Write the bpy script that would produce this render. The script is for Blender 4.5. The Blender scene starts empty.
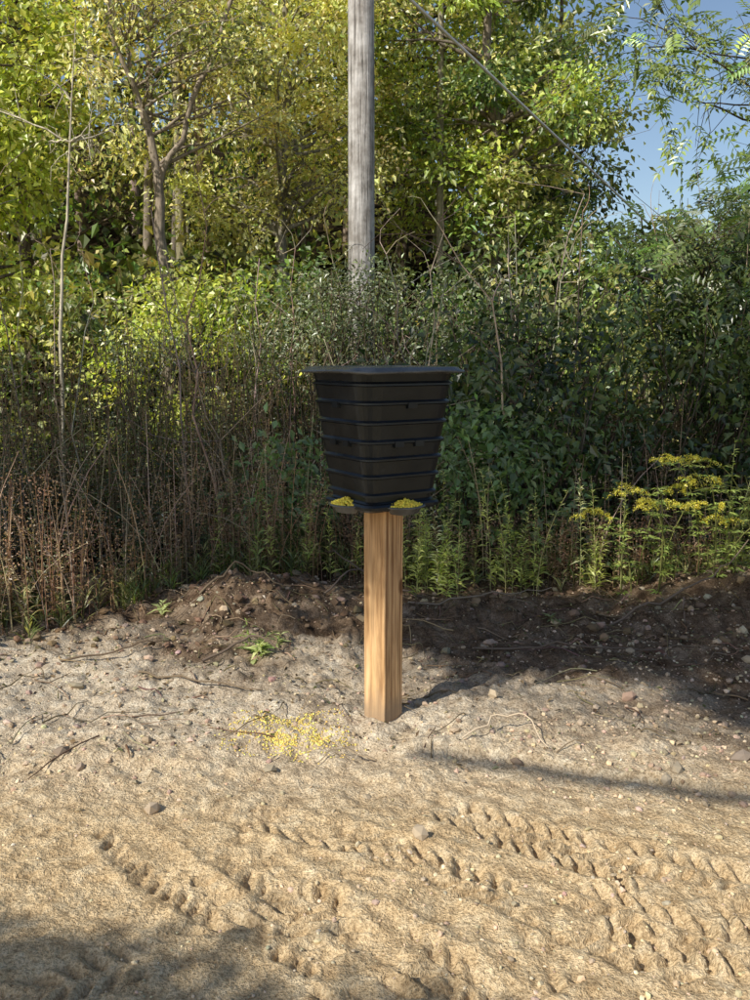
import bpy, math, numpy as np
from mathutils import Vector
rng = np.random.default_rng(7)
scene = bpy.context.scene
TS = np.array([-0.542,-0.542,0.643]); TS/=np.linalg.norm(TS)

# ------------------------------------------------------------ noise
_T = np.random.default_rng(3).random((8,256,256))
def vn(x,y,s=0):
    xi=np.floor(x).astype(int); yi=np.floor(y).astype(int)
    fx=x-xi; fy=y-yi
    fx=fx*fx*(3-2*fx); fy=fy*fy*(3-2*fy)
    T=_T[s%8]; a=xi&255; b=yi&255; a1=(xi+1)&255; b1=(yi+1)&255
    return ((T[b,a]*(1-fx)+T[b,a1]*fx)*(1-fy)+(T[b1,a]*(1-fx)+T[b1,a1]*fx)*fy)*2-1
def fbm(x,y,o=4,s=0):
    r=0;a=1
    for i in range(o):
        r=r+a*vn(x*2**i+13.7*i,y*2**i+7.1*i,s+i); a*=.5
    return r
def ss(a,b,x):
    t=np.clip((x-a)/(b-a),0,1); return t*t*(3-2*t)

def lug(x,y,cx,cy,ang,w,sp,dep,s,ln=1.6):
    c,sn=math.cos(ang),math.sin(ang)
    dx=x-cx; dy=y-cy
    a=dx*c+dy*sn; t=-dx*sn+dy*c
    t=t+.06*vn(a*1.3,a*0+s*1.7,s)+.010*vn(x*14,y*14,s+1)
    at=np.abs(t)
    ph=(a+at*.6*(1 if s%2 else -1)+ (t>0)*sp*.5 + .026*vn(x*8,y*8,s))/sp
    f=ph-np.floor(ph)
    pulse=ss(.0,.10,f)*(1-ss(.30,.55,f))
    m=ss(.010,.02,at)*(1-ss(w/2-.02,w/2,at))
    brk=ss(-.45,.2,vn(x*6+s*3,y*6,s+2))
    end=1-ss(ln*.6,ln,np.abs(a)+.15*vn(x*5,y*5,s))
    groove=-.004*(1-ss(w/2-.04,w/2+.03,at))*end
    ridge=.006*np.exp(-((at-w/2-.02)/.02)**2)*end
    return (-dep*pulse*m+.5*dep*np.exp(-((f-.72)/.12)**2)*m)*brk*end+groove+ridge
TRK=[(.62,2.52,-.50,.16,.064,.019,1,.9),(.80,2.28,-.62,.17,.068,.022,2,.9),(.34,2.22,-.66,.17,.064,.022,3,.9),(-.18,2.10,-.95,.19,.068,.022,4,.7),(.42,1.92,.35,.17,.066,.020,5,.8),(-.52,2.30,-.75,.15,.060,.014,6,.6),(.98,2.0,-.5,.15,.066,.020,7,.7),(-.50,1.98,.50,.16,.064,.018,9,.6),(-.05,2.55,-.45,.14,.060,.012,8,.5),(.08,1.98,-.75,.16,.064,.020,11,.6)]
def H(x,y,fine=True):
    x=np.asarray(x,float); y=np.asarray(y,float)
    g=lambda cx,cy,sx,sy,a: a*np.exp(-((x-cx)/sx)**2-((y-cy)/sy)**2)
    h=g(-.75,5.25,.6,.42,.18)+g(2.3,5.35,.55,.45,.22)
    h=h-.07*ss(4.6,5.6,y)
    h=h+g(.03,3.47,.35,.25,.042)+g(.12,2.95,.12,.10,.03)
    near=1-ss(8,14,y)
    h=h+near*.035*fbm(x*1.1,y*1.1,2,1)*ss(2.3,3.4,y)+near*.012*fbm(x*1.3,y*1.3,2,2)
    yl=3.12-.22*(x-.2)+.05*np.sin(x*4)
    h=h+.030*ss(-.02,.02,y-yl)*ss(0,.3,x)*(1-ss(.3,1.2,y-yl))
    yl2=3.0+.04*np.sin(x*5)+.02*vn(x*9,x*0,3)
    h=h+.02*ss(-.03,.02,y-yl2)*(1-ss(-.3,.0,x))*(1-ss(.2,.9,y-yl2))
    h=h-.15*ss(6,8,y)
    rise=np.clip(y-13,0,32)*.38*(1-ss(1.5,8,x))
    h=h+rise+ss(9,30,y)*.5*fbm(x*.15,y*.15,3,5)
    if fine:
        r=1-np.abs(fbm(x*7,y*7,3,3))
        k=ss(2.6,3.5,y)*near; k2=ss(4.0,4.8,y)*near
        h=h+(.007+.011*k+.018*k2)*(fbm(x*6,y*6,4,4))+(.0055+.004*k+.005*k2)*fbm(x*24,y*24,3,6)+k*.022*(r-.6)*ss(-.3,.4,vn(x*2,y*2,2))
        cl=fbm(x*11,y*11,2,5); h=h+(.010+.014*k2)*ss(.35,.6,cl)*ss(-.2,.3,vn(x*1.7,y*1.7,6))
        fl=1-ss(2.75,2.95,y+.1*vn(x*3,y*3,1))
        tr=0
        for T in TRK: tr=tr+lug(x,y,*T)
        h=h+np.clip(tr,-.026,.017)*fl
    return h

# ------------------------------------------------------------ mesh builder
class MB:
    def __init__(s): s.v=[];s.c=[];s.f=[];s.m=[];s.n=0;s.sm=[]
    def add(s,V,F,C,mi=0,smooth=False):
        V=np.asarray(V,float).reshape(-1,3); F=np.asarray(F,int)
        C=np.asarray(C,float)
        if C.ndim==1: C=np.tile(C,(len(V),1))
        s.v.append(V); s.c.append(C); s.f.append(F+s.n)
        s.m.append(np.full(len(F),mi)); s.sm.append(np.full(len(F),smooth)); s.n+=len(V)
    def build(s,name,mats,parent=None):
        V=np.vstack(s.v); C=np.vstack(s.c)
        me=bpy.data.meshes.new(name)
        me.vertices.add(len(V)); me.vertices.foreach_set('co',V.ravel())
        tot=np.concatenate([np.full(len(f),f.shape[1]) for f in s.f])
        lv=np.concatenate([f.ravel() for f in s.f])
        me.loops.add(len(lv)); me.loops.foreach_set('vertex_index',lv)
        me.polygons.add(len(tot))
        st=np.concatenate([[0],np.cumsum(tot)[:-1]])
        me.polygons.foreach_set('loop_start',st)
        me.polygons.foreach_set('loop_total',tot)
        me.polygons.foreach_set('material_index',np.concatenate(s.m))
        me.polygons.foreach_set('use_smooth',np.concatenate(s.sm))
        a=me.color_attributes.new('Col','FLOAT_COLOR','POINT')
        a.data.foreach_set('color',np.hstack([C,np.ones((len(C),1))]).ravel())
        for m in mats: me.materials.append(m)
        me.update(calc_edges=True); me.validate()
        o=bpy.data.objects.new(name,me); scene.collection.objects.link(o)
        if parent: o.parent=parent
        return o
def unit(a): return a/(np.linalg.norm(a,axis=-1,keepdims=True)+1e-9)
def leaves(mb,P,D,N,L,W,C,mi=0,droop=.12,belly=.42):
    D=unit(D); S=unit(np.cross(D,N)); N2=np.cross(S,D)
    L=np.asarray(L)[:,None]*np.ones((len(P),1)); W=np.asarray(W)[:,None]*np.ones((len(P),1))
    f=N2*W*.18
    v0=P; v1=P+D*L*belly+S*W/2+f; v3=P+D*L*belly-S*W/2+f
    v2=P+D*L; v2=v2-np.array([0,0,1])*L*droop
    V=np.stack([v0,v1,v2,v3],1).reshape(-1,3)
    F=np.arange(len(V)).reshape(-1,4)
    mb.add(V,F,np.repeat(C,4,0),mi)
def tubes(mb,P,R,C,sides=4,mi=0,smooth=True):
    P=np.asarray(P,float); R=np.asarray(R,float); M,K,_=P.shape
    T=unit(np.gradient(P,axis=1))
    ref=np.array([.31,.95,.05]); U=unit(np.cross(T,ref)); W=np.cross(T,U)
    a=np.arange(sides)*2*np.pi/sides
    V=P[:,:,None,:]+R[:,:,None,None]*(np.cos(a)[None,None,:,None]*U[:,:,None,:]+np.sin(a)[None,None,:,None]*W[:,:,None,:])
    idx=np.arange(M*K*sides).reshape(M,K,sides)
    A=idx[:,:-1,:];B=idx[:,1:,:]
    F=np.stack([A,np.roll(A,-1,2),np.roll(B,-1,2),B],-1).reshape(-1,4)
    C=np.asarray(C,float)
    if C.ndim==1: C=np.tile(C,(M,1))
    mb.add(V.reshape(-1,3),F,np.repeat(C,K*sides,0),mi,smooth)
def ico():
    p=(1+5**.5)/2
    v=np.array([[-1,p,0],[1,p,0],[-1,-p,0],[1,-p,0],[0,-1,p],[0,1,p],[0,-1,-p],[0,1,-p],[p,0,-1],[p,0,1],[-p,0,-1],[-p,0,1]])
    f=np.array([[0,11,5],[0,5,1],[0,1,7],[0,7,10],[0,10,11],[1,5,9],[5,11,4],[11,10,2],[10,7,6],[7,1,8],[3,9,4],[3,4,2],[3,2,6],[3,6,8],[3,8,9],[4,9,5],[2,4,11],[6,2,10],[8,6,7],[9,8,1]])
    return unit(v),f
def blobs(mb,P,S,C,mi=0,jit=.2,smooth=False,flat=1.0):
    v,f=ico(); n=len(P)
    q=unit(rng.normal(size=(n,4))); w,x,y,z=q.T
    Rm=np.stack([1-2*(y*y+z*z),2*(x*y-z*w),2*(x*z+y*w),2*(x*y+z*w),1-2*(x*x+z*z),2*(y*z-x*w),2*(x*z-y*w),2*(y*z+x*w),1-2*(x*x+y*y)],1).reshape(n,3,3)
    V=v[None]*(1+jit*rng.uniform(-1,1,(n,12,1)))*np.asarray(S)[:,None,:]
    V=np.einsum('nij,nkj->nki',Rm,V); V[:,:,2]*=flat; V+=P[:,None,:]
    F=(f[None]+np.arange(n)[:,None,None]*12).reshape(-1,3)
    mb.add(V.reshape(-1,3),F,np.repeat(C,12,0),mi,smooth)
def curve(a,b,K,bend=.15,up=0,r=rng):
    a=np.asarray(a,float);b=np.asarray(b,float); t=np.linspace(0,1,K)[:,None]
    L=np.linalg.norm(b-a); off=r.normal(size=3)*bend*L
    p=a*(1-t)+b*t+np.sin(np.pi*t)*off+np.array([0,0,1])*up*L*np.sin(np.pi*t)
    p[1:-1]+=r.normal(size=(K-2,3))*L*.012
    return p
def jitter(base,n,amt=.25,r=rng):
    base=np.asarray(base,float)
    k=np.exp(r.normal(size=(n,1))*amt); h=1+r.normal(size=(n,3))*amt*.25
    return np.clip(base*k*h,0.003,.9)

# ------------------------------------------------------------ materials
def nm(name):
    m=bpy.data.materials.new(name); m.use_nodes=True; nt=m.node_tree; nt.nodes.clear()
    o=nt.nodes.new('ShaderNodeOutputMaterial'); return m,nt,o
def N(nt,t,**k):
    n=nt.nodes.new(t)
    for a,b in k.items():
        if a in n.inputs: n.inputs[a].default_value=b
        else: setattr(n,a,b)
    return n
def ramp(nt,fac,stops):
    r=nt.nodes.new('ShaderNodeValToRGB'); e=r.color_ramp.elements
    while len(e)<len(stops): e.new(.5)
    for i,(p,c) in enumerate(stops):
        e[i].position=p; e[i].color=(*c,1) if len(c)==3 else c
    nt.links.new(fac,r.inputs[0]); return r
def leaf_mat(name,trans=.38):
    m,nt,o=nm(name); L=nt.links.new
    a=N(nt,'ShaderNodeAttribute',attribute_name='Col')
    p=N(nt,'ShaderNodeBsdfDiffuse')
    L(a.outputs['Color'],p.inputs['Color'])
    t=N(nt,'ShaderNodeBsdfTranslucent')
    mu=N(nt,'ShaderNodeMixRGB',blend_type='MULTIPLY'); mu.inputs[0].default_value=1; mu.inputs[2].default_value=(1.5,1.5,.6,1)
    L(a.outputs['Color'],mu.inputs[1]); L(mu.outputs[0],t.inputs['Color'])
    mx=N(nt,'ShaderNodeMixShader'); mx.inputs[0].default_value=trans
    L(p.outputs[0],mx.inputs[1]); L(t.outputs[0],mx.inputs[2])
    g=N(nt,'ShaderNodeBsdfGlossy',Roughness=.38); g.inputs['Color'].default_value=(1,1,1,1)
    mg=N(nt,'ShaderNodeMixShader'); mg.inputs[0].default_value=.05
    L(mx.outputs[0],mg.inputs[1]); L(g.outputs[0],mg.inputs[2]); L(mg.outputs[0],o.inputs[0]); return m
def bark_mat(name,scale=8,bump=.6):
    m,nt,o=nm(name); L=nt.links.new
    a=N(nt,'ShaderNodeAttribute',attribute_name='Col')
    tc=N(nt,'ShaderNodeTexCoord'); mp=N(nt,'ShaderNodeMapping'); mp.inputs['Scale'].default_value=(scale,scale,scale*.25)
    L(tc.outputs['Object'],mp.inputs[0])
    n=N(nt,'ShaderNodeTexNoise',Scale=3.0,Detail=3.0,Roughness=.7); L(mp.outputs[0],n.inputs['Vector'])
    r=ramp(nt,n.outputs[0],[(.3,(.35,.35,.35)),(.7,(1.3,1.3,1.3))])
    mu=N(nt,'ShaderNodeMixRGB',blend_type='MULTIPLY'); mu.inputs[0].default_value=1
    L(a.outputs['Color'],mu.inputs[1]); L(r.outputs[0],mu.inputs[2])
    p=N(nt,'ShaderNodeBsdfDiffuse'); L(mu.outputs[0],p.inputs['Color'])
    L(p.outputs[0],o.inputs[0]); return m
def col_mat(name,rough=.8,spec=.3):
    m,nt,o=nm(name); a=N(nt,'ShaderNodeAttribute',attribute_name='Col')
    p=N(nt,'ShaderNodeBsdfPrincipled',Roughness=rough); p.inputs['Specular IOR Level'].default_value=spec
    nt.links.new(a.outputs['Color'],p.inputs['Base Color']); nt.links.new(p.outputs[0],o.inputs[0]); return m
def dif_mat(name):
    m,nt,o=nm(name); a=N(nt,'ShaderNodeAttribute',attribute_name='Col'); p=N(nt,'ShaderNodeBsdfDiffuse')
    nt.links.new(a.outputs['Color'],p.inputs['Color']); nt.links.new(p.outputs[0],o.inputs[0]); return m
LEAF=leaf_mat('leaf'); BARK=bark_mat('bark'); STONE=dif_mat('clod'); STEM=dif_mat('stem'); CORN=col_mat('corn_kernel',.45,.5)

def ground_mat():
    m,nt,o=nm('dirt_ground'); L=nt.links.new
    tc=N(nt,'ShaderNodeTexCoord'); sx=N(nt,'ShaderNodeSeparateXYZ'); L(tc.outputs['Object'],sx.inputs[0])
    def noise(sc,det=6,ro=.6):
        n=N(nt,'ShaderNodeTexNoise',Scale=sc,Detail=det,Roughness=ro); L(tc.outputs['Object'],n.inputs['Vector']); return n
    n1=noise(1.3,3); n2=noise(13,5,.72); n3=noise(110,3,.75); n4=noise(5,5,.72)
    sand=ramp(nt,n2.outputs[0],[(.28,(.46,.315,.17)),(.5,(.72,.54,.32)),(.72,(.84,.69,.46))])
    pale=ramp(nt,n2.outputs[0],[(.28,(.40,.31,.215)),(.5,(.72,.605,.45)),(.72,(.86,.78,.63))])
    soil=ramp(nt,n4.outputs[0],[(.34,(.085,.055,.035)),(.52,(.22,.152,.10)),(.74,(.48,.37,.265))])
    mp=N(nt,'ShaderNodeMapRange'); mp.inputs[1].default_value=2.6; mp.inputs[2].default_value=3.4; L(sx.outputs['Y'],mp.inputs[0])
    mxp=N(nt,'ShaderNodeMixRGB'); L(mp.outputs[0],mxp.inputs[0]); L(sand.outputs[0],mxp.inputs[1]); L(pale.outputs[0],mxp.inputs[2])
    ma=N(nt,'ShaderNodeMath',operation='MULTIPLY_ADD'); ma.inputs[1].default_value=3.8; L(n1.outputs[0],ma.inputs[0]); L(sx.outputs['Y'],ma.inputs[2])
    xm=N(nt,'ShaderNodeMath',operation='MULTIPLY_ADD'); xm.inputs[1].default_value=.38; L(sx.outputs['X'],xm.inputs[0]); L(ma.outputs[0],xm.inputs[2])
    mr=N(nt,'ShaderNodeMapRange'); mr.inputs[1].default_value=5.3; mr.inputs[2].default_value=6.3; L(xm.outputs[0],mr.inputs[0])
    mx=N(nt,'ShaderNodeMixRGB'); L(mr.outputs[0],mx.inputs[0]); L(mxp.outputs[0],mx.inputs[1]); L(soil.outputs[0],mx.inputs[2])
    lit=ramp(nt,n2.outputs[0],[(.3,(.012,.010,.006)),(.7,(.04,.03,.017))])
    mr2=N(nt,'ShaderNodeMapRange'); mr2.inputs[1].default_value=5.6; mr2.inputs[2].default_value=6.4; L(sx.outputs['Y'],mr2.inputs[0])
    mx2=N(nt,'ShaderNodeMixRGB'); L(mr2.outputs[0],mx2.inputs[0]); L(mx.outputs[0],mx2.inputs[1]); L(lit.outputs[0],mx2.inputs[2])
    r3=ramp(nt,n3.outputs[0],[(.32,(.46,.42,.38)),(.60,(1.10,1.10,1.10))])
    mu=N(nt,'ShaderNodeMixRGB',blend_type='MULTIPLY'); mu.inputs[0].default_value=1; L(mx2.outputs[0],mu.inputs[1]); L(r3.outputs[0],mu.inputs[2])
    p=N(nt,'ShaderNodeBsdfDiffuse'); L(mu.outputs[0],p.inputs['Color'])
    ad=N(nt,'ShaderNodeMath',operation='MULTIPLY_ADD'); ad.inputs[1].default_value=.4; L(n3.outputs[0],ad.inputs[0]); L(n2.outputs[0],ad.inputs[2])
    b=N(nt,'ShaderNodeBump',Strength=1.0,Distance=.03); L(ad.outputs[0],b.inputs['Height']); L(b.outputs[0],p.inputs['Normal'])
    L(p.outputs[0],o.inputs[0]); return m

# ------------------------------------------------------------ ground
def axis(c0,c1,step,grow,lim0,lim1):
    a=list(np.arange(c0,c1,step)); d=step
    x=a[-1]
    while x<lim1: d*=grow; x+=d; a.append(x)
    b=[]; d=step; x=a[0]
    while x>lim0: d*=grow; x-=d; b.append(x)
    return np.array(b[::-1]+a)
xs=axis(-1.1,1.1,.0055,1.022,-160,160); ys=axis(1.7,2.95,.0055,1.011,-60,220)
X,Y=np.meshgrid(xs,ys); Z=H(X,Y)
V=np.stack([X,Y,Z],-1).reshape(-1,3); nx,ny=len(xs),len(ys)
I=np.arange(nx*ny).reshape(ny,nx); F=np.stack([I[:-1,:-1],I[:-1,1:],I[1:,1:],I[1:,:-1]],-1).reshape(-1,4)
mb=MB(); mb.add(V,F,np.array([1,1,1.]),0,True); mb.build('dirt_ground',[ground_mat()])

# clods and gravel
mb=MB()
def scatter(n,x0,x1,y0,y1,p=1):
    y=y0+(y1-y0)*rng.random(n)**p; x=rng.uniform(x0,x1,n)*(.5+.5*y/y1); return x,y
for n,(a,b),(s0,s1),pal in [(9000,(1.7,6),(.0025,.007),(.56,.45,.31)),(5600,(2.7,6),(.004,.015),(.44,.34,.235)),(500,(2.9,6),(.012,.034),(.36,.28,.20)),(2400,(1.7,3.4),(.003,.012),(.60,.47,.31)),(1300,(4.3,6),(.01,.032),(.18,.125,.08))]:
    x,y=scatter(n,-3,3,a,b)
    k=vn(x*2.2,y*2.2,4)+rng.normal(size=n)*.5>-.1; x=x[k];y=y[k]; n=len(x)
    s=s0+(s1-s0)*rng.random(n)**2.5
    P=np.stack([x,y,H(x,y)+s*.25],1)
    blobs(mb,P,s[:,None]*rng.uniform(.6,1.3,(n,3)),jitter(pal,n,.22),0,.28,False,.75)
P=np.array([[.135,2.52],[-.72,2.72],[.5,3.6],[-1.1,4.2],[1.3,4.4],[1.0,2.9],[2.2,4.9]]); z=H(P[:,0],P[:,1])+.01
blobs(mb,np.column_stack([P,z]),np.array([.025]*7)[:,None]*rng.uniform(.7,1.2,(7,3)),jitter((.50,.40,.28),7,.1),0,.2)
mb.build('gravel',[STONE])

# litter, twigs and roots
mb=MB()
n=3800; x,y=scatter(n,-3.2,3.2,3.0,6.2,.6)
P=np.stack([x,y,H(x,y)+.006],1); D=rng.normal(size=(n,3))*[1,1,.25]
pal=np.array([(.16,.10,.055),(.30,.21,.12),(.08,.055,.03),(.12,.13,.04)])
leaves(mb,P,D,np.array([0,0,1])+rng.normal(size=(n,3))*.35,rng.uniform(.01,.04,n),rng.uniform(.005,.018,n),pal[rng.integers(0,4,n)]*rng.uniform(.7,1.3,(n,1)),0)
M=520; K=6; x,y=scatter(M,-3,3,2.9,6,.6); a=rng.uniform(0,6.28,M); L=rng.uniform(.04,.35,M)**1.0
t=np.linspace(0,1,K); px=x[:,None]+np.cos(a)[:,None]*L[:,None]*t+.03*rng.normal(size=(M,1))*np.sin(3*t)
py=y[:,None]+np.sin(a)[:,None]*L[:,None]*t+.04*rng.normal(size=(M,1))*np.sin(3.1*t)
pz=H(px,py)+.006+rng.uniform(0,.03,(M,1))*np.sin(3.1*t)
tubes(mb,np.stack([px,py,pz],-1),rng.uniform(.0012,.004,(M,1))*(1.2-.8*t),jitter((.20,.145,.09),M,.35),4,1)
def groundtwig(pts,r,c,lift=.012):
    p=np.array(pts,float); K=14; tt=np.linspace(0,len(p)-1,K); i=np.clip(tt.astype(int),0,len(p)-2); f=(tt-i)[:,None]
    q=p[i]*(1-f)+p[i+1]*f; q[:,:2]+=rng.normal(size=(K,2))*.006
    z=H(q[:,0],q[:,1])+lift+(q[:,2] if q.shape[1]>2 else 0)
    tubes(mb,np.column_stack([q[:,:2],z])[None],(r*np.linspace(1,.45,K))[None],np.array(c),5,1)
groundtwig([(.33,3.17,0),(.45,3.26,.05),(.57,3.26,.07),(.63,3.12,0)],.004,(.62,.50,.36))
groundtwig([(.02,3.1,0),(-.12,3.15,.02),(-.22,3.05,0)],.004,(.35,.27,.18))
groundtwig([(-.82,4.15,.0),(-.6,4.3,.1),(-.45,4.2,.03)],.008,(.16,.12,.09))
groundtwig([(-1.1,4.0,0),(-.75,3.85,.02),(-.5,3.75,.0)],.006,(.2,.15,.1))
groundtwig([(-1.5,4.1,0),(-1.2,4.2,.04),(-1.0,4.4,.02)],.006,(.18,.13,.09))
groundtwig([(1.3,4.8,0),(1.8,5.0,.1),(2.2,5.2,.2)],.008,(.2,.15,.11))
groundtwig([(.3,5.4,.0),(.0,5.5,.1),(-.3,5.7,.22)],.009,(.13,.1,.08))
groundtwig([(-.3,5.2,.0),(-.1,5.45,.14),(.15,5.55,.1)],.007,(.17,.13,.1))
groundtwig([(.5,4.3,.0),(1.0,4.2,.03),(1.6,4.35,.0)],.006,(.17,.13,.1))
groundtwig([(-1.0,5.0,.0),(-.8,5.15,.08),(-.5,5.1,.02)],.008,(.2,.15,.1))
groundtwig([(.2,5.3,.0),(.6,5.25,.03),(1.1,5.45,.05)],.007,(.25,.2,.15))
mb.build('leaf_litter',[LEAF,STEM])

# ------------------------------------------------------------ trees
def make_tree(name,base,height,crown,nclus,nleaf,pals,ls=.1,lw=.05,tr=.12,rc=.5,seed=0,trunk=None,clusters=None,barkc=(.14,.11,.085),compound=False,extra=None,low=.25,droop=.25):
    r=np.random.default_rng(seed); mb=MB(); base=np.array(base,float)
    z0=float(H(base[0],base[1],False))-.1
    if trunk is None:
        lean=r.normal(size=2)*.04*height
        trunk=[(base[0],base[1],z0),(base[0]+lean[0]*.3,base[1]+lean[1]*.3,z0+height*.4),(base[0]+lean[0],base[1]+lean[1],z0+height*.93)]
    T=np.array(trunk,float); K=12; tt=np.linspace(0,len(T)-1,K); i=np.clip(tt.astype(int),0,len(T)-2); f=(tt-i)[:,None]
    Tp=T[i]*(1-f)+T[i+1]*f; Tp[1:-1]+=r.normal(size=(K-2,3))*tr*.3
    R=tr*np.linspace(1,.18,K); R[0]*=1.35
    tubes(mb,Tp[None],R[None],np.array(barkc),9,1)
    if clusters is None:
        c=np.array(crown[0],float); rad=np.array(crown[1],float)
        d=unit(r.normal(size=(nclus,3))); clusters=c+d*rad*(r.random((nclus,1))**.45)
    CL=np.array(clusters,float); n=len(CL)
    br=[];rr=[]
    for cpt in CL:
        j=np.argmin(np.abs(Tp[:,2]-(cpt[2]-.35*np.linalg.norm(cpt[:2]-Tp[:,:2].mean(0))))); j=min(max(j,int(K*low)),K-1)
        br.append(curve(Tp[j],cpt,7,.07,.05,r)); rr.append(np.linspace(max(.012,min(R[j]*.55,.05)),.006,7))
    tubes(mb,np.array(br),np.array(rr),np.array(barkc),5,1)
    tw=[];wr=[]
    for b in br:
        for q in range(6):
            k=r.integers(3,7); e=b[-1]+r.normal(size=3)*rc*.75; tw.append(curve(b[k],e,4,.1,0,r)); wr.append(np.linspace(.006,.0025,4))
    tubes(mb,np.array(tw),np.array(wr),np.array(barkc)*.9,3,1)
    if extra:
        for pts,r0,r1 in extra:
            p=np.array(pts,float); K2=12; t2=np.linspace(0,len(p)-1,K2); ii=np.clip(t2.astype(int),0,len(p)-2); ff=(t2-ii)[:,None]
            q=p[ii]*(1-ff)+p[ii+1]*ff; q[1:-1]+=r.normal(size=(K2-2,3))*.03
            tubes(mb,q[None],np.linspace(r0,r1,K2)[None],np.array(barkc),7,1)
    pals=np.array(pals,float); wts=r.dirichlet(np.ones(n)*2)*nleaf
    ends=np.array([t[-1] for t in tw]).reshape(n,6,3)
    for k in range(n):
        m=int(wts[k]);
        if m<4: continue
        rk=rc*r.uniform(.6,1.25)
        sub=ends[k][r.integers(0,6,m)]
        P=CL[k]*.4+sub*.6+r.normal(size=(m,3))*rk*np.array([.42,.42,.26])
        a,b=pals[r.integers(0,len(pals),2)]; w=r.random((m,1))*.6; base_c=a*(1-w)+b*w
        C=base_c*np.exp(r.normal(size=(m,1))*.30)*(1+r.normal(size=(m,3))*.06)*r.uniform(.6,1.3)
        D=unit(P-CL[k]+1e-3)*.7+r.normal(size=(m,3))*.6-np.array([0,0,droop])
        Nn=np.array([-.4,-.5,1.])+r.normal(size=(m,3))*.55
        if compound:
            m2=max(3,m//13); P=P[:m2];D=unit(D[:m2]*np.array([1,1,.5]));Nn=unit(Nn[:m2]);C=C[:m2]
            S=unit(np.cross(D,Nn)); Lr=r.uniform(.28,.5,m2)[:,None]
            tip=P+D*Lr-np.array([0,0,.25])*Lr
            tubes(mb,np.stack([P,(P+tip)/2+np.array([0,0,.03]),tip],1),np.full((m2,3),.0028),np.array([.12,.14,.05]),3,1)
            for j in range(6):
                s=.2+.16*j; Q=P*(1-s)+tip*s+np.array([0,0,.03])*np.sin(np.pi*s)
                for sg in (-1,1):
                    leaves(mb,Q,S*sg+D*.45-np.array([0,0,.2]),Nn,r.uniform(.8,1.1,m2)*ls,r.uniform(.8,1.1,m2)*lw,C*r.uniform(.85,1.15,(m2,1)),0)
            leaves(mb,tip,D-np.array([0,0,.3]),Nn,np.full(m2,ls),np.full(m2,lw),C,0)
        else:
            leaves(mb,P,D,Nn,ls*r.uniform(.6,1.25,m),lw*r.uniform(.6,1.25,m),np.clip(C,.004,.85),0)
    return mb.build(name,[LEAF,BARK])

LIME=[(.60,.66,.12),(.72,.74,.20),(.44,.52,.09)]
GOLD=[(.84,.75,.30),(.76,.72,.27),(.50,.54,.16),(.82,.68,.33)]
GREEN=[(.17,.27,.07),(.32,.41,.11),(.09,.145,.04),(.54,.56,.17)]
DARK=[(.035,.065,.022),(.06,.10,.03),(.12,.16,.045)]
OLIVE=[(.36,.37,.13),(.60,.56,.21),(.22,.25,.09)]

make_tree('leaning_tree',(-3.0,13),8,((-2.9,13.3,5.9),(1.9,1.6,2.1)),44,6200,GOLD+OLIVE,.09,.05,.11,.42,11,
  trunk=[(-2.95,13,-.1),(-2.95,13,3.0),(-3.1,13,4.6),(-3.35,13,5.6)],barkc=(.34,.28,.22),
  extra=[([(-3.0,13,3.7),(-2.6,12.9,4.5),(-2.2,12.9,5.4),(-1.7,12.9,6.6)],.045,.03),([(-3.1,13,4.6),(-3.5,12.8,5.6),(-3.6,12.8,7)],.04,.025)])
make_tree('pale_sapling',(-3.45,10),5,((-3.4,10.2,4.2),(.7,.7,.9)),9,500,OLIVE+GOLD,.08,.04,.026,.3,12,
  trunk=[(-3.5,10,0),(-3.42,10,2),(-3.25,10,3.4),(-3.1,10,4.9)],barkc=(.55,.49,.38))
make_tree('maple_tree',(-5.6,12.2),8,((-5.3,12.3,4.5),(1.4,1.6,2.4)),60,13500,LIME,.11,.075,.13,.5,13)
make_tree('birch_tree',(-1.6,15.5),9,((-1.5,15.5,5.6),(2.2,1.8,2.8)),75,16500,GOLD,.10,.058,.13,.52,14,barkc=(.3,.27,.22))
make_tree('oak_tree',(2.2,16.2),10,((2.1,16.3,5.8),(2.5,1.6,3.2)),90,18000,GREEN+[OLIVE[1],LIME[2]],.125,.075,.16,.5,15,barkc=(.24,.20,.16))
make_tree('oak_tree',(-6.5,17.5),10,((-6.0,17.5,7),(3,2,3.2)),70,11000,OLIVE+GOLD,.14,.085,.16,.65,16)
make_tree('hickory_tree',(.5,19),11,((.3,19,8),(3.2,2,3.2)),80,11000,OLIVE+LIME+GREEN,.15,.09,.16,.7,17)
make_tree('beech_tree',(3.8,19.5),8,((3.6,19.5,5.2),(1.6,1.6,2.8)),55,7500,GREEN+OLIVE,.15,.09,.14,.6,18)
make_tree('beech_tree',(5.1,17.2),4.0,((5.2,17.1,2.9),(1.1,.9,.9)),30,4000,GREEN,.13,.08,.08,.45,28)
make_tree('hickory_tree',(10.2,18),8,((10.0,18,5),(1.6,2,3.4)),50,7000,GREEN,.15,.09,.14,.6,19)
make_tree('walnut_tree',(4.9,10.5),4.0,((4.6,10.3,2.9),(1.0,1.1,1.1)),34,6500,DARK+[GREEN[0]],.11,.038,.07,.42,20,compound=True)
make_tree('sumac_tree',(3.1,8.6),2.6,((3.3,8.7,2.1),(1.2,.9,.7)),30,6500,DARK+[GREEN[0],OLIVE[0]],.10,.034,.05,.36,21,compound=True,low=.35)
make_tree('walnut_tree',(5.4,11.5),8,None,0,3000,GREEN,.11,.04,.06,.4,22,compound=True,clusters=[(4.6,10.8,5.2),(4.9,11,5.0),(4.3,10.9,4.6),(3.4,10.8,4.5),(3.8,10.9,4.3),(5.3,11,4.4),(3.1,10.9,4.9),(3.0,10.9,5.2),(4.9,10.8,4.7),(4.6,10.8,3.9),(4.1,10.9,5.1)])

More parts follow.
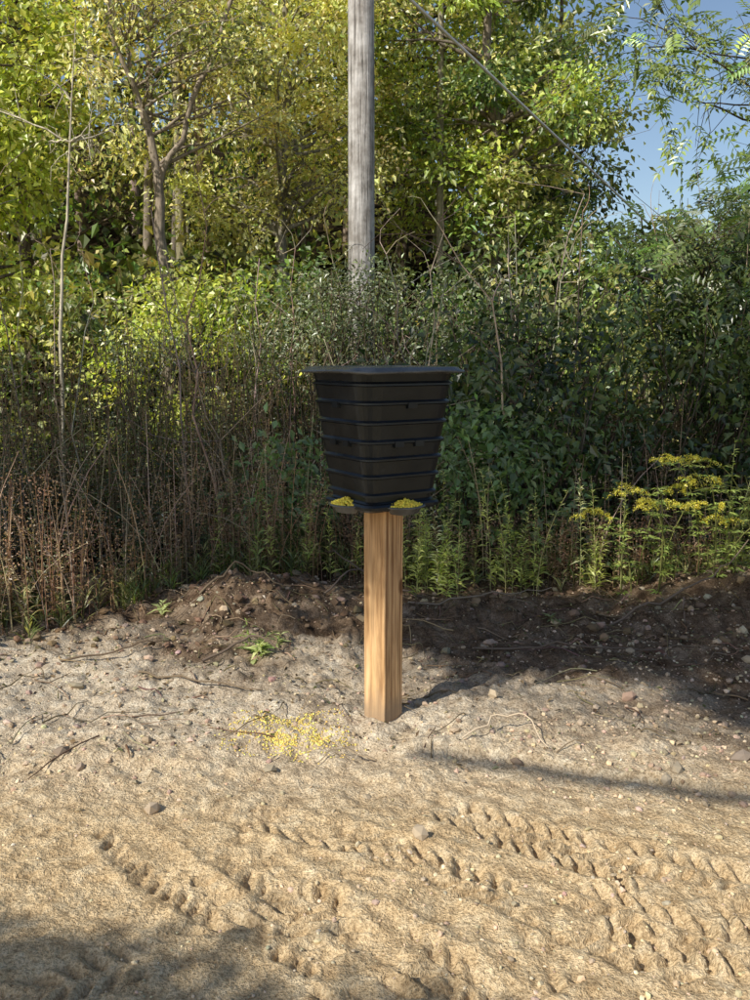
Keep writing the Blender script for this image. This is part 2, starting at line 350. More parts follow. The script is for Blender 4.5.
# distant forest mass on the hill
mb=MB(); r=np.random.default_rng(31)
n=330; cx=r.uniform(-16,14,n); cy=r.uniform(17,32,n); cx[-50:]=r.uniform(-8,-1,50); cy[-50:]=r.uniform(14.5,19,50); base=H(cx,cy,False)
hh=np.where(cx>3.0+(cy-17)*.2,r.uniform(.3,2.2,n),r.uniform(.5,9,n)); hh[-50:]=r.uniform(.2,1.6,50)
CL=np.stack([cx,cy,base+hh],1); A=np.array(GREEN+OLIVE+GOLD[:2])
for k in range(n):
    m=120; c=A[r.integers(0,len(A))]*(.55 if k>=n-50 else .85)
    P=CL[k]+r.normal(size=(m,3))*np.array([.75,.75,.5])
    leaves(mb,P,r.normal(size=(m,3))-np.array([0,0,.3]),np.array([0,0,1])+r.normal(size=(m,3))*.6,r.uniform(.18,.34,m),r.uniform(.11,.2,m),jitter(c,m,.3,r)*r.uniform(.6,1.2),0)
M=34; bx=r.uniform(-14,2,M); by=r.uniform(16,26,M); bz=H(bx,by,False); t=np.linspace(0,1,6)
P=np.stack([bx[:,None]+r.normal(size=(M,1))*.5*t,by[:,None]+0*t,bz[:,None]+9*t],-1)
tubes(mb,P,r.uniform(.05,.14,(M,1))*(1-.6*t),jitter((.28,.24,.19),M,.25,r),7,1)
mb.build('forest_background',[LEAF,BARK])

# ------------------------------------------------------------ thicket
def bushmass(name,cent,rad,nl,pals,ls,lw,seed,stems=True,pw=.7):
    r=np.random.default_rng(seed); mb=MB(); pals=np.array(pals,float)
    for (x,y,h),rd in zip(cent,rad):
        z0=float(H(x,y,False)); nc=int(10+10*h)
        c=np.stack([x+r.normal(size=nc)*rd*.5,y+r.normal(size=nc)*rd*.45,z0+h*r.random(nc)**pw],1)
        for k in range(nc):
            m=int(nl/nc*r.uniform(.3,1.7)); a=pals[r.integers(0,len(pals))]
            P=c[k]+r.normal(size=(m,3))*np.array([.16,.16,.12])*(.7+rd*.4)
            P[:,2]=np.maximum(P[:,2],z0+.02)
            leaves(mb,P,r.normal(size=(m,3))*.7+unit(P-c[k])*.5-np.array([0,0,.2]),np.array([-.2,-.3,1])+r.normal(size=(m,3))*.6,ls*r.uniform(.5,1.3,m),lw*r.uniform(.5,1.3,m),jitter(a,m,.25,r)*r.uniform(.55,1.3),0)
        S=np.array([curve((x+r.normal()*.15,y+r.normal()*.15,z0-.05),cc,5,.08,0,r) for cc in c])
        tubes(mb,S,np.tile(np.linspace(.012,.004,5),(nc,1)),jitter((.14,.11,.08),nc,.2,r),4,1)
    return mb.build(name,[LEAF,BARK])
def edge(x):
    return -1.35*(1-ss(-2.0,-.9,x))
def stalks(name,x,y,h,nl,ls,lw,pals,stemc,seed,lean=.18,tipflower=None,up=.35,start=.15,sr=.0035):
    r=np.random.default_rng(seed); mb=MB(); n=len(x); pals=np.array(pals,float)
    z=H(x,y,False)-.02; K=6; t=np.linspace(0,1,K)
    az=r.uniform(0,6.28,n); le=np.abs(r.normal(size=n))*lean*h
    dx=np.cos(az)*le; dy=np.sin(az)*le
    P=np.stack([x[:,None]+dx[:,None]*t**2,y[:,None]+dy[:,None]*t**2,z[:,None]+h[:,None]*(t-.12*t**2*(le/h)[:,None]*3)],-1)
    tubes(mb,P,np.full((n,1),sr)*(1.2-.8*t)*np.clip(h,.5,1.5)[:,None],jitter(stemc,n,.25,r),3,1)
    s=start+(1-start)*r.random((n,nl)); ti=s*(K-1); i=np.clip(ti.astype(int),0,K-2); f=(ti-i)[...,None]; ar=np.arange(n)[:,None]
    Q=P[ar,i]*(1-f)+P[ar,i+1]*f; a=r.uniform(0,6.28,(n,nl))
    D=np.stack([np.cos(a),np.sin(a),up+0*a+r.normal(size=a.shape)*.25],-1)
    base=pals[r.integers(0,len(pals),n)]*np.exp(r.normal(size=(n,1))*.35)
    C=np.repeat(base,nl,0)*np.exp(r.normal(size=(n*nl,1))*.2)
    L=ls*(1.25-.8*s)*r.uniform(.6,1.2,s.shape)
    leaves(mb,Q.reshape(-1,3),D.reshape(-1,3),np.array([0,0,1])+r.normal(size=(n*nl,3))*.3,L.ravel(),(L*lw/ls).ravel(),np.clip(C,.004,.8),0,.2)
    if tipflower is not None:
        fc,frac,m=tipflower; sel=np.where(r.random(n)<frac)[0]
        if len(sel):
            s=.78+.22*r.random((len(sel),m)); ti=s*(K-1); i=np.clip(ti.astype(int),0,K-2); f=(ti-i)[...,None]
            Q=P[sel[:,None],i]*(1-f)+P[sel[:,None],i+1]*f; Q=Q+r.normal(size=Q.shape)*np.array([.05,.05,.025])
            Q=Q.reshape(-1,3); q=len(Q)
            leaves(mb,Q,r.normal(size=(q,3)),r.normal(size=(q,3)),r.uniform(.008,.016,q),r.uniform(.008,.014,q),jitter(fc,q,.2,r),0)
    return mb.build(name,[LEAF,STEM])
r=np.random.default_rng(50)
def patchy(x,y,s,th): return vn(x*.9,y*.9,s)+.5*vn(x*2.3,y*2.3,s+1)>th
n=1500; x=r.uniform(-5.5,1.0,n); y=6.0+3.8*r.random(n)**.8; k=patchy(x,y,1,-.25); x=x[k];y=y[k];n=len(x)
h=(.7+.33*(y-6))*r.uniform(.45,1.25,n)*(1+.35*vn(x*1.3,y*1.3,4)); y=y+edge(x)*(1-ss(6.5,8,y))
stalks('aster_thicket',x,y,h,46,.085,.021,[(.06,.095,.035),(.10,.13,.05),(.04,.065,.025),(.17,.18,.07),(.20,.15,.09)],(.24,.17,.10),51,tipflower=((.40,.42,.30),.15,16))
n=480; x=r.uniform(.2,5.5,n); y=6.3+3.0*r.random(n); h=(.55+.28*(y-6))*r.uniform(.45,1.25,n)
stalks('weed_thicket',x,y,h,40,.09,.026,[(.04,.07,.023),(.065,.095,.033),(.13,.15,.055),(.18,.13,.075)],(.20,.145,.09),52,tipflower=((.34,.30,.20),.12,20))
n=560; x=np.concatenate([r.uniform(-5,4.5,n-170),r.uniform(-3.6,-.6,170)]); y=5.9+2.6*r.random(n)**1.3; y[-170:]=5.8+.9*r.random(170); h=r.uniform(.6,1.5,n)*(.75+.15*(y-6)); y=y+edge(x)*(1-ss(6.5,8,y))
stalks('dead_stalks',x,y,h,20,.05,.014,[(.36,.24,.15),(.46,.34,.22),(.20,.13,.08)],(.52,.38,.26),56,.28,tipflower=((.42,.30,.20),.5,28),sr=.004)
n=620; x=r.uniform(-3.6,3.2,n); y=5.75+.6*r.random(n); h=r.uniform(.2,.8,n)*(.65+.5*(x<.2)); y=y+edge(x)
stalks('dry_weeds',x,y,h,22,.05,.010,[(.32,.20,.12),(.42,.30,.18),(.20,.12,.075),(.20,.21,.08)],(.38,.22,.13),53,.22,tipflower=((.40,.24,.15),.6,40))
n=460; x=r.uniform(-3.4,3.4,n); y=5.65+.7*r.random(n); h=r.uniform(.12,.42,n); y=y+edge(x)
stalks('edge_grass',x,y,h,16,.13,.010,[(.16,.21,.06),(.34,.33,.13),(.13,.17,.045)],(.16,.18,.07),54,.3,up=1.2,start=.0)
def cl(cx,cy,k,s): return r.normal(cx,s,k),r.normal(cy,.12,k)
xx=[];yy=[]
for cx,cy,k,s in [(.45,5.62,15,.13),(.95,5.65,10,.10),(.3,5.8,8,.1),(-.9,5.85,4,.12),(2.45,5.7,12,.18),(1.35,5.7,5,.15),(-.35,5.95,4,.1)]:
    a,b=cl(cx,cy,k,s); xx.append(a);yy.append(b)
x=np.concatenate(xx);y=np.concatenate(yy); h=r.uniform(.4,.9,len(x))
stalks('goldenrod_greens',x,y,h,75,.08,.014,[(.52,.58,.16),(.40,.48,.13),(.60,.64,.20)],(.36,.34,.15),55,.12,up=.5,start=.1)
bc=[];br_=[]
for q in range(17): bc.append((r.uniform(.5,4.8),r.uniform(6.6,9.2),r.uniform(.9,2.6)));br_.append(r.uniform(.5,.9))
bushmass('bramble_bush',bc,br_,1100,DARK+[(.14,.20,.06)],.085,.05,60)
bushmass('honeysuckle_bush',[(1.0,6.5,.9),(.75,6.7,1.1),(-.55,6.5,.8)],[.4,.4,.3],1000,[(.26,.36,.14),(.20,.30,.11)],.08,.05,61)
bc=[(-.15,9.1,2.55),(-.25,8.8,2.5),(-.02,8.9,2.5),(-.5,9.1,2.4),(.3,9.0,2.35),(.9,9.4,2.4),(-1.3,9.6,2.0),(-4.6,9.6,1.9),(1.6,9.8,2.5),(-2.4,9.4,1.9)]
bushmass('aster_bush',bc,[.42,.35,.35]+[.55]*7,2000,[(.17,.21,.10),(.32,.35,.21),(.11,.14,.06)],.055,.022,62,pw=.5)
bc=[(-2.1,10.6,2.6),(-2.8,10.9,2.5),(-4.9,10.8,2.5)]
bushmass('spicebush',bc,[.7]*3,2200,LIME+[GREEN[3]],.085,.05,63)
bc=[(1.4,11.3,2.8),(2.5,11,3.0),(.4,12,2.8),(-.9,12.0,2.8),(3.6,11.8,2.8),(-6,12.5,3),(5.2,12,2.4),(6.6,13,2.4),(-1.4,11.2,2.3),(-4,12,2.6)]
bushmass('understory_shrubs',bc,[.9]*10,1800,GREEN[:3]+OLIVE,.10,.06,64)
mb=MB()
S=[];R_=[];B=[];BR=[]
for q in range(46):
    x0=r.uniform(-5,5); y0=r.uniform(6.6,11); z0=float(H(x0,y0,False)); hh_=r.uniform(1.3,2.7)+(y0-7)*.25
    p=curve((x0,y0,z0-.05),(x0+r.normal()*.4,y0+r.normal()*.3,z0+hh_),8,.06,0,r); S.append(p); R_.append(np.linspace(r.uniform(.007,.015),.004,8))
    for w in range(8):
        k=r.integers(2,8); e=p[k]+np.array([r.normal()*.35,r.normal()*.3,r.uniform(.1,.5)]); B.append(curve(p[k],e,5,.12,0,r)); BR.append(np.linspace(.005,.002,5))
tubes(mb,np.array(S),np.array(R_),jitter((.40,.33,.24),len(S),.3,r),5,0); tubes(mb,np.array(B),np.array(BR),jitter((.34,.27,.20),len(B),.3,r),3,0)
mb.build('bare_saplings',[BARK])
x=np.array([-.60,-.56,-.64,-.50,-.58,1.0,-1.2]);y=np.array([4.35,4.30,4.42,4.38,4.25,4.9,4.9])
stalks('weed_sprigs',x,y,np.array([.13,.1,.15,.1,.12,.08,.1]),26,.09,.016,[(.24,.32,.09),(.34,.38,.16)],(.2,.2,.08),65,.9,up=.3,start=.0)

# flowering goldenrod, arching
mb=MB(); r=np.random.default_rng(70)
for q in range(24):
    bx=2.1+r.normal()*.28; by=5.45+r.normal()*.14; z0=float(H(bx,by,False))
    hgt=r.uniform(.38,.74); reach=r.uniform(.15,.60)*(-1 if r.random()<.65 else 1)
    t=np.linspace(0,1,10); ry=r.normal()*.15
    P=np.stack([bx+reach*t**1.7,by+ry*t-.15*t,z0+hgt*np.sin(t*1.85)/1.0],-1)
    tubes(mb,P[None],(.004*(1.2-t*.8))[None],np.array([.18,.18,.06]),4,1)
    m=75; s=r.random(m)*.85; i=(s*9).astype(int); Q=P[i]; a=r.uniform(0,6.28,m)
    leaves(mb,Q,np.stack([np.cos(a),np.sin(a),.25+0*a],1),np.tile([0,0,1.],(m,1))+r.normal(size=(m,3))*.3,r.uniform(.05,.09,m),r.uniform(.009,.014,m),jitter((.34,.42,.11),m,.2,r),0,.25)
    if r.random()<.55:
        for w in range(9):
            k=9-r.integers(0,4); b=P[k]; e=b+np.array([np.sign(reach)*r.uniform(.02,.12),r.normal()*.05,r.uniform(-.03,.03)])
            m=60; s=r.random((m,1)); Q=b*(1-s)+e*s+np.array([0,0,.025])*np.sin(3.1*s)+r.normal(size=(m,3))*.006
            leaves(mb,Q,r.normal(size=(m,3)),r.normal(size=(m,3)),r.uniform(.005,.010,m),r.uniform(.005,.010,m),jitter((.78,.68,.10),m,.18,r),0)
mb.build('goldenrod_flowers',[LEAF,STEM])

# ------------------------------------------------------------ shade trees standing behind-left of the viewer
r=np.random.default_rng(80)
def at(x,y,D,z=0): return np.array([x,y,z])+TS*D
C0=[]
for x,y in [(-.95,1.72),(-.8,1.80),(-.65,1.66),(-.5,1.58),(-.3,1.50),(-.7,1.5),(-.35,1.42),(-.1,1.38),(-1.05,1.95),(-.55,1.45),(-1.1,1.7),(-.9,1.6)]: C0.append(at(x,y,7.5))
make_tree('shade_tree',(-5.7,-5.7),6.5,None,0,6000,GREEN,.085,.055,.11,.19,80,trunk=[(-5.7,-5.7,-.1),(-5.6,-5.5,3),(-5.7,-5.4,5.5)],clusters=C0)
C1=[]
for x,y in [(.60,4.65),(.75,4.9),(1.1,4.55),(1.35,4.8),(1.65,4.6),(2.1,4.6),(2.5,4.9),(1.4,5.2),(2.0,5.3),(.9,5.3),(.5,5.2),(1.9,4.15),(2.3,3.9),(1.5,4.3),(2.4,4.3),(1.8,4.9),(.85,4.4),(1.0,5.0),(2.0,4.4),(2.2,5.0),(1.2,4.7),(.7,5.1),(1.7,3.7),(2.1,3.6),(.65,4.3),(1.2,4.2)]: C1.append(at(x,y,10))
for x,y in [(-1.9,4.6),(-.3,4.85)]: C1.append(at(x,y,9.5))
make_tree('shade_tree',(-3.7,-4.2),9,None,0,10500,GREEN,.10,.065,.13,.25,81,trunk=[(-3.7,-4.2,-.1),(-3.7,-4.2,4),(-3.6,-4.2,6),(-3.4,-4.0,8.4)],clusters=C1,low=.9,
   extra=[([(-3.7,-4.2,5.2),(-2.5,-2.6,5.8),(-3.48,-2.13,5.8),(-4.75,-1.75,5.8)],.055,.03)])
C2=[np.array([r.uniform(-14,-8.0),r.uniform(-1.8,.6),8.0+3.8*r.random()**1.3]) for _ in range(85)]
make_tree('shade_tree',(-11.5,-.4),10.5,None,0,11500,GREEN,.20,.14,.2,.55,82,clusters=C2)
C3=[np.array([r.uniform(-8.8,-3.0),r.uniform(-1.8,.2),8.7+2.7*r.random()**1.3]) for _ in range(74)]
make_tree('shade_tree',(-8.0,-.6),10.5,None,0,11000,GREEN,.20,.14,.16,.5,83,clusters=C3)

# ------------------------------------------------------------ utility pole and wires
def pole_mat():
    m,nt,o=nm('weathered_pole_wood'); L=nt.links.new
    tc=N(nt,'ShaderNodeTexCoord'); mp=N(nt,'ShaderNodeMapping'); mp.inputs['Scale'].default_value=(26,26,.8); L(tc.outputs['Object'],mp.inputs[0])
    n=N(nt,'ShaderNodeTexNoise',Scale=1.5,Detail=6.0,Roughness=.7); L(mp.outputs[0],n.inputs['Vector'])
    c=ramp(nt,n.outputs[0],[(.36,(.14,.13,.12)),(.46,(.50,.48,.46)),(.7,(.78,.76,.74))])
    n2=N(nt,'ShaderNodeTexNoise',Scale=2.4,Detail=4.0,Roughness=.7); L(tc.outputs['Object'],n2.inputs['Vector'])
    c2=ramp(nt,n2.outputs[0],[(.38,(.50,.47,.44)),(.6,(1.1,1.1,1.1))])
    mu=N(nt,'ShaderNodeMixRGB',blend_type='MULTIPLY'); mu.inputs[0].default_value=1; L(c.outputs[0],mu.inputs[1]); L(c2.outputs[0],mu.inputs[2])
    p=N(nt,'ShaderNodeBsdfPrincipled',Roughness=.85); L(mu.outputs[0],p.inputs['Base Color'])
    b=N(nt,'ShaderNodeBump',Strength=1.0,Distance=.03); L(n.outputs[0],b.inputs['Height']); L(b.outputs[0],p.inputs['Normal']); L(p.outputs[0],o.inputs[0]); return m
PM=pole_mat(); METAL=col_mat('metal_wire',.5,.5)
def pole(name,x,y,h,r0,r1):
    mb=MB(); z0=float(H(x,y,False)); t=np.linspace(0,1,14)
    P=np.stack([x+.04*t+.01*np.sin(t*5),y+0*t,z0-.3+(h+.3)*t],-1)
    tubes(mb,P[None],(r0+(r1-r0)*t)[None],np.array([1,1,1.]),24,0)
    top=P[-1]; a=np.arange(24)*2*np.pi/24
    mb.add(np.vstack([top+np.stack([r1*np.cos(a),r1*np.sin(a),0*a],1),[top+[0,0,.02]]]),[[i,(i+1)%24,24] for i in range(24)],np.array([.3,.3,.3]),0)
    for zz in (5.35-z0,h-.5):
        if zz<h: tubes(mb,np.array([[[x-.05,y,z0+zz],[x+.1,y,z0+zz],[x+.22,y,z0+zz]]]),np.array([[.02,.02,.03]]),np.array([.1,.1,.1]),8,1)
    return mb.build(name,[PM,METAL])
pole('utility_pole',-.17,10,9.5,.150,.125)
def wire(name,a,b,sag,rad):
    t=np.linspace(0,1,30)[:,None]; P=np.array(a)*(1-t)+np.array(b)*t; P[:,2]-=sag*4*(t*(1-t))[:,0]
    mb=MB(); tubes(mb,P[None],np.full((1,30),rad),np.array([.75,.72,.70]),6,0); mb.build(name,[METAL])
wire('power_line',(.05,10,5.35),(5.09,17.2,3.80),.0,.018)
wire('power_line',(.05,10,9.2),(16,24,9.5),.3,.010)

# ------------------------------------------------------------ wooden post
def wood_mat():
    m,nt,o=nm('pine_post_wood'); L=nt.links.new
    tc=N(nt,'ShaderNodeTexCoord'); mp=N(nt,'ShaderNodeMapping'); mp.inputs['Scale'].default_value=(1,1,.07); L(tc.outputs['Object'],mp.inputs[0])
    n=N(nt,'ShaderNodeTexNoise',Scale=48.0,Detail=5.0,Roughness=.6,Distortion=.4); L(mp.outputs[0],n.inputs['Vector'])
    w=N(nt,'ShaderNodeTexWave',Scale=11.0,Distortion=5.0,Detail=2.0); w.bands_direction='X'; w.inputs['Detail Scale'].default_value=1.2; L(mp.outputs[0],w.inputs['Vector'])
    c=ramp(nt,w.outputs['Color'],[(0,(.60,.38,.19)),(.55,(.72,.49,.27)),(1,(.40,.22,.10))])
    c2=ramp(nt,n.outputs[0],[(.32,(.52,.45,.39)),(.62,(1.12,1.1,1.07))])
    mu=N(nt,'ShaderNodeMixRGB',blend_type='MULTIPLY'); mu.inputs[0].default_value=1; L(c.outputs[0],mu.inputs[1]); L(c2.outputs[0],mu.inputs[2])
    v=N(nt,'ShaderNodeTexVoronoi',Scale=7.0); mp2=N(nt,'ShaderNodeMapping'); mp2.inputs['Scale'].default_value=(1,1,.6); L(tc.outputs['Object'],mp2.inputs[0]); L(mp2.outputs[0],v.inputs['Vector'])
    k=ramp(nt,v.outputs['Distance'],[(.10,(.25,.16,.10)),(.17,(1,1,1))])
    mu2=N(nt,'ShaderNodeMixRGB',blend_type='MULTIPLY'); mu2.inputs[0].default_value=.8; L(mu.outputs[0],mu2.inputs[1]); L(k.outputs[0],mu2.inputs[2])
    sx=N(nt,'ShaderNodeSeparateXYZ'); L(tc.outputs['Object'],sx.inputs[0])
    n3=N(nt,'ShaderNodeTexNoise',Scale=12.0,Detail=5.0); L(tc.outputs['Object'],n3.inputs['Vector'])
    ad=N(nt,'ShaderNodeMath',operation='MULTIPLY_ADD'); ad.inputs[1].default_value=-.16; L(n3.outputs[0],ad.inputs[0]); L(sx.outputs['Z'],ad.inputs[2])
    mr=N(nt,'ShaderNodeMapRange'); mr.inputs[1].default_value=-.03; mr.inputs[2].default_value=.06; mr.inputs[3].default_value=.75; mr.inputs[4].default_value=0; L(ad.outputs[0],mr.inputs[0])
    mx=N(nt,'ShaderNodeMixRGB'); mx.inputs[2].default_value=(.32,.23,.15,1); L(mr.outputs[0],mx.inputs[0]); L(mu2.outputs[0],mx.inputs[1])
    p=N(nt,'ShaderNodeBsdfPrincipled',Roughness=.75); p.inputs['Specular IOR Level'].default_value=.25; L(mx.outputs[0],p.inputs['Base Color'])
    b=N(nt,'ShaderNodeBump',Strength=.5,Distance=.004); L(n.outputs[0],b.inputs['Height']); L(b.outputs[0],p.inputs['Normal']); L(p.outputs[0],o.inputs[0]); return m
def rsq(half,r,z,nc=6,ns=4):
    pts=[]
    for q in range(4):
        cx,cy=[(1,1),(-1,1),(-1,-1),(1,-1)][q]
        for k in range(nc+1):
            a=q*math.pi/2+k/nc*math.pi/2
            pts.append((cx*(half-r)+r*math.cos(a),cy*(half-r)+r*math.sin(a),z))
        nx_,ny_=[(-1,1),(-1,-1),(1,-1),(1,1)][q]
        a=(q+1)*math.pi/2; p0=np.array(pts[-1]); p1=np.array((nx_*(half-r)+r*math.cos(a),ny_*(half-r)+r*math.sin(a),z))
        for k in range(1,ns): pts.append(tuple(p0+(p1-p0)*k/ns))
    return np.array(pts)
def skin(mb,loops,col,mi=0,smooth=False,cap0=False,cap1=False):
    n=len(loops[0]); V=np.vstack(loops); I=np.arange(len(V)).reshape(len(loops),n)
    A=I[:-1];B=I[1:]; F=np.stack([A,np.roll(A,-1,1),np.roll(B,-1,1),B],-1).reshape(-1,4)
    mb.add(V,F,np.array(col),mi,smooth)
    for flag,lp,rev in ((cap0,loops[0],1),(cap1,loops[-1],0)):
        if flag:
            c=lp.mean(0); f=[[i,(i+1)%n,n] for i in range(n)]
            if rev: f=[q[::-1] for q in f]
            mb.add(np.vstack([lp,[c]]),f,np.array(col),mi,False)
CX,CY=.033,3.47
mb=MB(); hs=.0555
skin(mb,[rsq(hs,.005,z,3,2) for z in (-.25,.2,.5,.8,.878)],(1,1,1),0,False,False,True)
post=mb.build('wooden_post',[wood_mat()]); post.location=(CX,CY,0); post.rotation_euler=(math.radians(.3),math.radians(-.3),math.radians(45+3))

# ------------------------------------------------------------ deer feeder
def plastic(name,base,ro0,ro1,dust):
    m,nt,o=nm(name); L=nt.links.new
    tc=N(nt,'ShaderNodeTexCoord'); n=N(nt,'ShaderNodeTexNoise',Scale=9.0,Detail=6.0,Roughness=.72); L(tc.outputs['Object'],n.inputs['Vector'])
    c=ramp(nt,n.outputs[0],[(.45,base),(.62,tuple(b*1.6 for b in base)),(.80,dust)])
    n2=N(nt,'ShaderNodeTexNoise',Scale=3.0,Detail=5.0); L(tc.outputs['Object'],n2.inputs['Vector'])
    rr=N(nt,'ShaderNodeMapRange'); rr.inputs[3].default_value=ro0; rr.inputs[4].default_value=ro1; L(n2.outputs[0],rr.inputs[0])
    p=N(nt,'ShaderNodeBsdfPrincipled'); L(c.outputs[0],p.inputs['Base Color']); L(rr.outputs[0],p.inputs['Roughness'])
    p.inputs['Specular IOR Level'].default_value=.5
    n3=N(nt,'ShaderNodeTexNoise',Scale=260.0,Detail=2.0); L(tc.outputs['Object'],n3.inputs['Vector'])
    b=N(nt,'ShaderNodeBump',Strength=.12,Distance=.002); L(n3.outputs[0],b.inputs['Height'])
    n4=N(nt,'ShaderNodeTexNoise',Scale=6.0,Detail=1.0); L(tc.outputs['Object'],n4.inputs['Vector'])
    b2=N(nt,'ShaderNodeBump',Strength=.7,Distance=.014); L(n4.outputs[0],b2.inputs['Height']); L(b.outputs[0],b2.inputs['Normal']); L(b2.outputs[0],p.inputs['Normal'])
    p.inputs['Specular Tint'].default_value=(.80,.92,1.0,1)
    L(p.outputs[0],o.inputs[0]); return m
PL=plastic('black_plastic',(.0065,.0075,.0095),.24,.42,(.042,.044,.048)); PLID=plastic('lid_plastic',(.075,.080,.084),.2,.36,(.2,.2,.2))
feeder=bpy.data.objects.new('deer_feeder',None); scene.collection.objects.link(feeder)
feeder.location=(CX-.008,CY,0); feeder.rotation_euler=(0,0,math.radians(45-12)); 
zt=[1.388,1.340,1.272,1.200,1.130,1.066,1.000,.930]
def half(z): return .149+(z-.90)/(1.39-.90)*(.211-.149)
loops=[]
rc_=lambda z:.035+(z-.9)*.09
for k in range(7):
    a,b=zt[k],zt[k+1]
    loops.append(rsq(half(a)+.0035,rc_(a)+.003,a-.002))
    loops.append(rsq(half(b)+.0020,rc_(b)+.001,b+.016))
    loops.append(rsq(half(b)+.0105,rc_(b)+.003,b+.008))
    loops.append(rsq(half(b)+.0105,rc_(b)+.003,b+.001))
    loops.append(rsq(half(b)-.0045,rc_(b)-.002,b-.0015))
loops.append(rsq(.147,.035,.905))
mb=MB(); skin(mb,loops[::-1],(1,1,1),0,False,True,False)
for q in range(4):
    ca,sa=math.cos(q*math.pi/2),math.sin(q*math.pi/2)
    for zz,s0 in ((1.268,.0),(1.126,.045)):
        for sgn in ((0,) if s0==0 else (-1,1)):
            h0=half(zz); c=np.array([[h0-.004,s0*sgn-.022,zz-.012],[h0+.014,s0*sgn-.020,zz-.010],[h0+.014,s0*sgn+.020,zz-.010],[h0-.004,s0*sgn+.022,zz-.012]])
            d=c.copy(); d[:,2]+=.022; Vv=np.vstack([c,d]); Vv=np.stack([Vv[:,0]*ca-Vv[:,1]*sa,Vv[:,0]*sa+Vv[:,1]*ca,Vv[:,2]],1)
            mb.add(Vv,[[0,1,2,3],[7,6,5,4],[0,4,5,1],[1,5,6,2],[2,6,7,3],[3,7,4,0]],np.array([1,1,1.]))
mb.build('bin',[PL],feeder)
def wav(l,amp):
    a=np.arctan2(l[:,1],l[:,0]); l=l.copy(); l[:,2]+=amp*np.sin(a*4+.6)+amp*.5*np.sin(a*9); return l
mb=MB()
lp=[rsq(.207,.06,1.380),rsq(.216,.065,1.384),wav(rsq(.238,.07,1.389),.002),wav(rsq(.245,.072,1.386),.002),wav(rsq(.248,.074,1.391),.002),wav(rsq(.245,.072,1.396),.002),wav(rsq(.234,.07,1.399),.001),rsq(.227,.066,1.406),rsq(.217,.062,1.408),rsq(.204,.055,1.400),rsq(.12,.04,1.403),rsq(.03,.01,1.406)]
skin(mb,lp,(1,1,1),0,True,True,True)
mb.build('lid',[PLID],feeder)
mb=MB()
lp=[rsq(.118,.03,.868),rsq(.155,.035,.874),rsq(.169,.04,.884),rsq(.171,.04,.894),rsq(.165,.038,.902),rsq(.153,.036,.904),rsq(.147,.035,.912)]
skin(mb,lp,(1,1,1),0,False,True,True)
mb.build('base_plate',[PL],feeder)
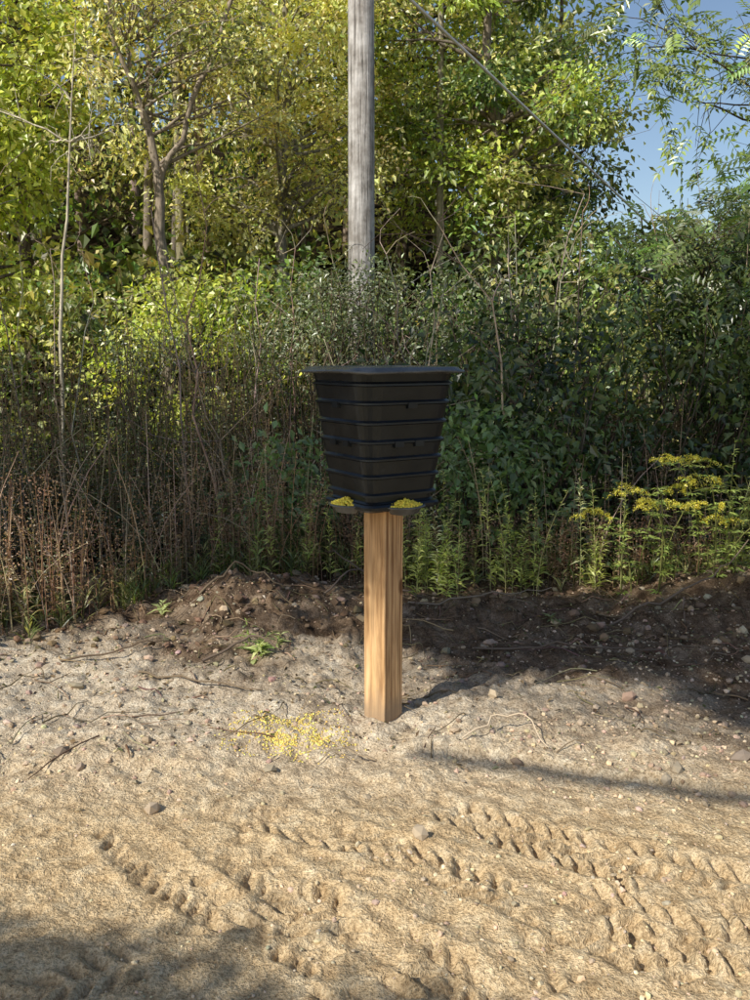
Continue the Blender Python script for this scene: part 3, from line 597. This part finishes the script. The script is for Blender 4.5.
for q in range(4):
    rot=q*math.pi/2; ca,sa=math.cos(rot),math.sin(rot)
    tr_=lambda P:np.stack([P[:,0]*ca-P[:,1]*sa,P[:,0]*sa+P[:,1]*ca,P[:,2]],1)
    a=np.linspace(-math.pi/2,math.pi/2,17); off=.150
    def arc(r0,z): 
        w=1+.03*np.cos(a*6); return tr_(np.stack([off+r0*np.cos(a)*.95*w,r0*np.sin(a)*1.12,z+0*a],1))
    prof=[(.028,.856),(.052,.862),(.066,.884),(.078,.888),(.079,.892),(.066,.893),(.060,.888),(.046,.868),(.001,.866)]
    L_=[arc(*p) for p in prof]; n=17; Vv=np.vstack(L_); I=np.arange(len(Vv)).reshape(len(L_),n)
    A=I[:-1,:-1];B=I[:-1,1:];Cc=I[1:,1:];Dd=I[1:,:-1]
    mb=MB(); mb.add(Vv,np.stack([A,B,Cc,Dd],-1).reshape(-1,4),np.array([1,1,1.]),0,True)
    b0=L_[0]; mb.add(np.vstack([b0,[b0.mean(0)]]),[[i,i+1,17] for i in range(16)],np.array([1,1,1.]),0)
    mb.build('tray_%d'%(q+1),[PLID],feeder)
    mb=MB(); m=300; rr=.066*np.sqrt(rng.random(m)); aa=rng.uniform(-1.57,1.57,m)
    P=np.stack([off+rr*np.cos(aa)*.95,rr*np.sin(aa)*1.1,.886+.026*(1-rr/.070)+rng.random(m)*.006],1)
    blobs(mb,tr_(P),np.array([.0062,.005,.0035])*rng.uniform(.8,1.2,(m,1)),jitter((.90,.68,.07),m,.10),0,.1,True)
    mb.build('corn_%d'%(q+1),[CORN],feeder)

# spilled corn
mb=MB(); m=2500
x=np.concatenate([rng.normal(-.33,.10,m//2),rng.normal(-.38,.08,m//4),rng.uniform(-.58,-.10,m//4)])
y=np.concatenate([rng.normal(3.24,.05,m//2),rng.normal(3.36,.07,m//4),rng.uniform(3.10,3.5,m//4)])
k=vn(x*18,y*18,5)+rng.normal(size=len(x))*.45>-.08; x=x[k];y=y[k]
P=np.stack([x,y,H(x,y)+.001],1)
blobs(mb,P,np.array([.0050,.0040,.0025])*rng.uniform(.6,1.2,(len(x),1)),jitter((.74,.56,.14),len(x),.28),0,.1,True)
mb.build('spilled_corn',[CORN])

# ------------------------------------------------------------ light, sky, camera
w=bpy.data.worlds.new('World'); scene.world=w; w.use_nodes=True; nt=w.node_tree
bg=nt.nodes['Background']; sk=nt.nodes.new('ShaderNodeTexSky'); sk.sky_type='NISHITA'; sk.sun_disc=False
sk.sun_elevation=math.asin(TS[2]); sk.sun_rotation=math.radians(225); sk.dust_density=1.0
nt.links.new(sk.outputs[0],bg.inputs[0]); bg.inputs[1].default_value=.125
sl=bpy.data.lights.new('sun','SUN'); sl.energy=5.0; sl.angle=math.radians(.5); sl.color=(1,.95,.84)
so=bpy.data.objects.new('sun',sl); scene.collection.objects.link(so)
so.rotation_euler=Vector(-TS).to_track_quat('-Z','Y').to_euler(); so.location=(-10,-10,12)
cam=bpy.data.cameras.new('camera'); co=bpy.data.objects.new('camera',cam); scene.collection.objects.link(co)
co.location=(0,0,1.45); co.rotation_euler=(math.radians(90-9.15),0,0)
cam.sensor_fit='VERTICAL'; cam.sensor_height=24; cam.lens=24*.9; cam.clip_end=1000; cam.clip_start=.05
scene.camera=co
scene.view_settings.view_transform='Standard'; scene.view_settings.look='None'; scene.view_settings.exposure=0
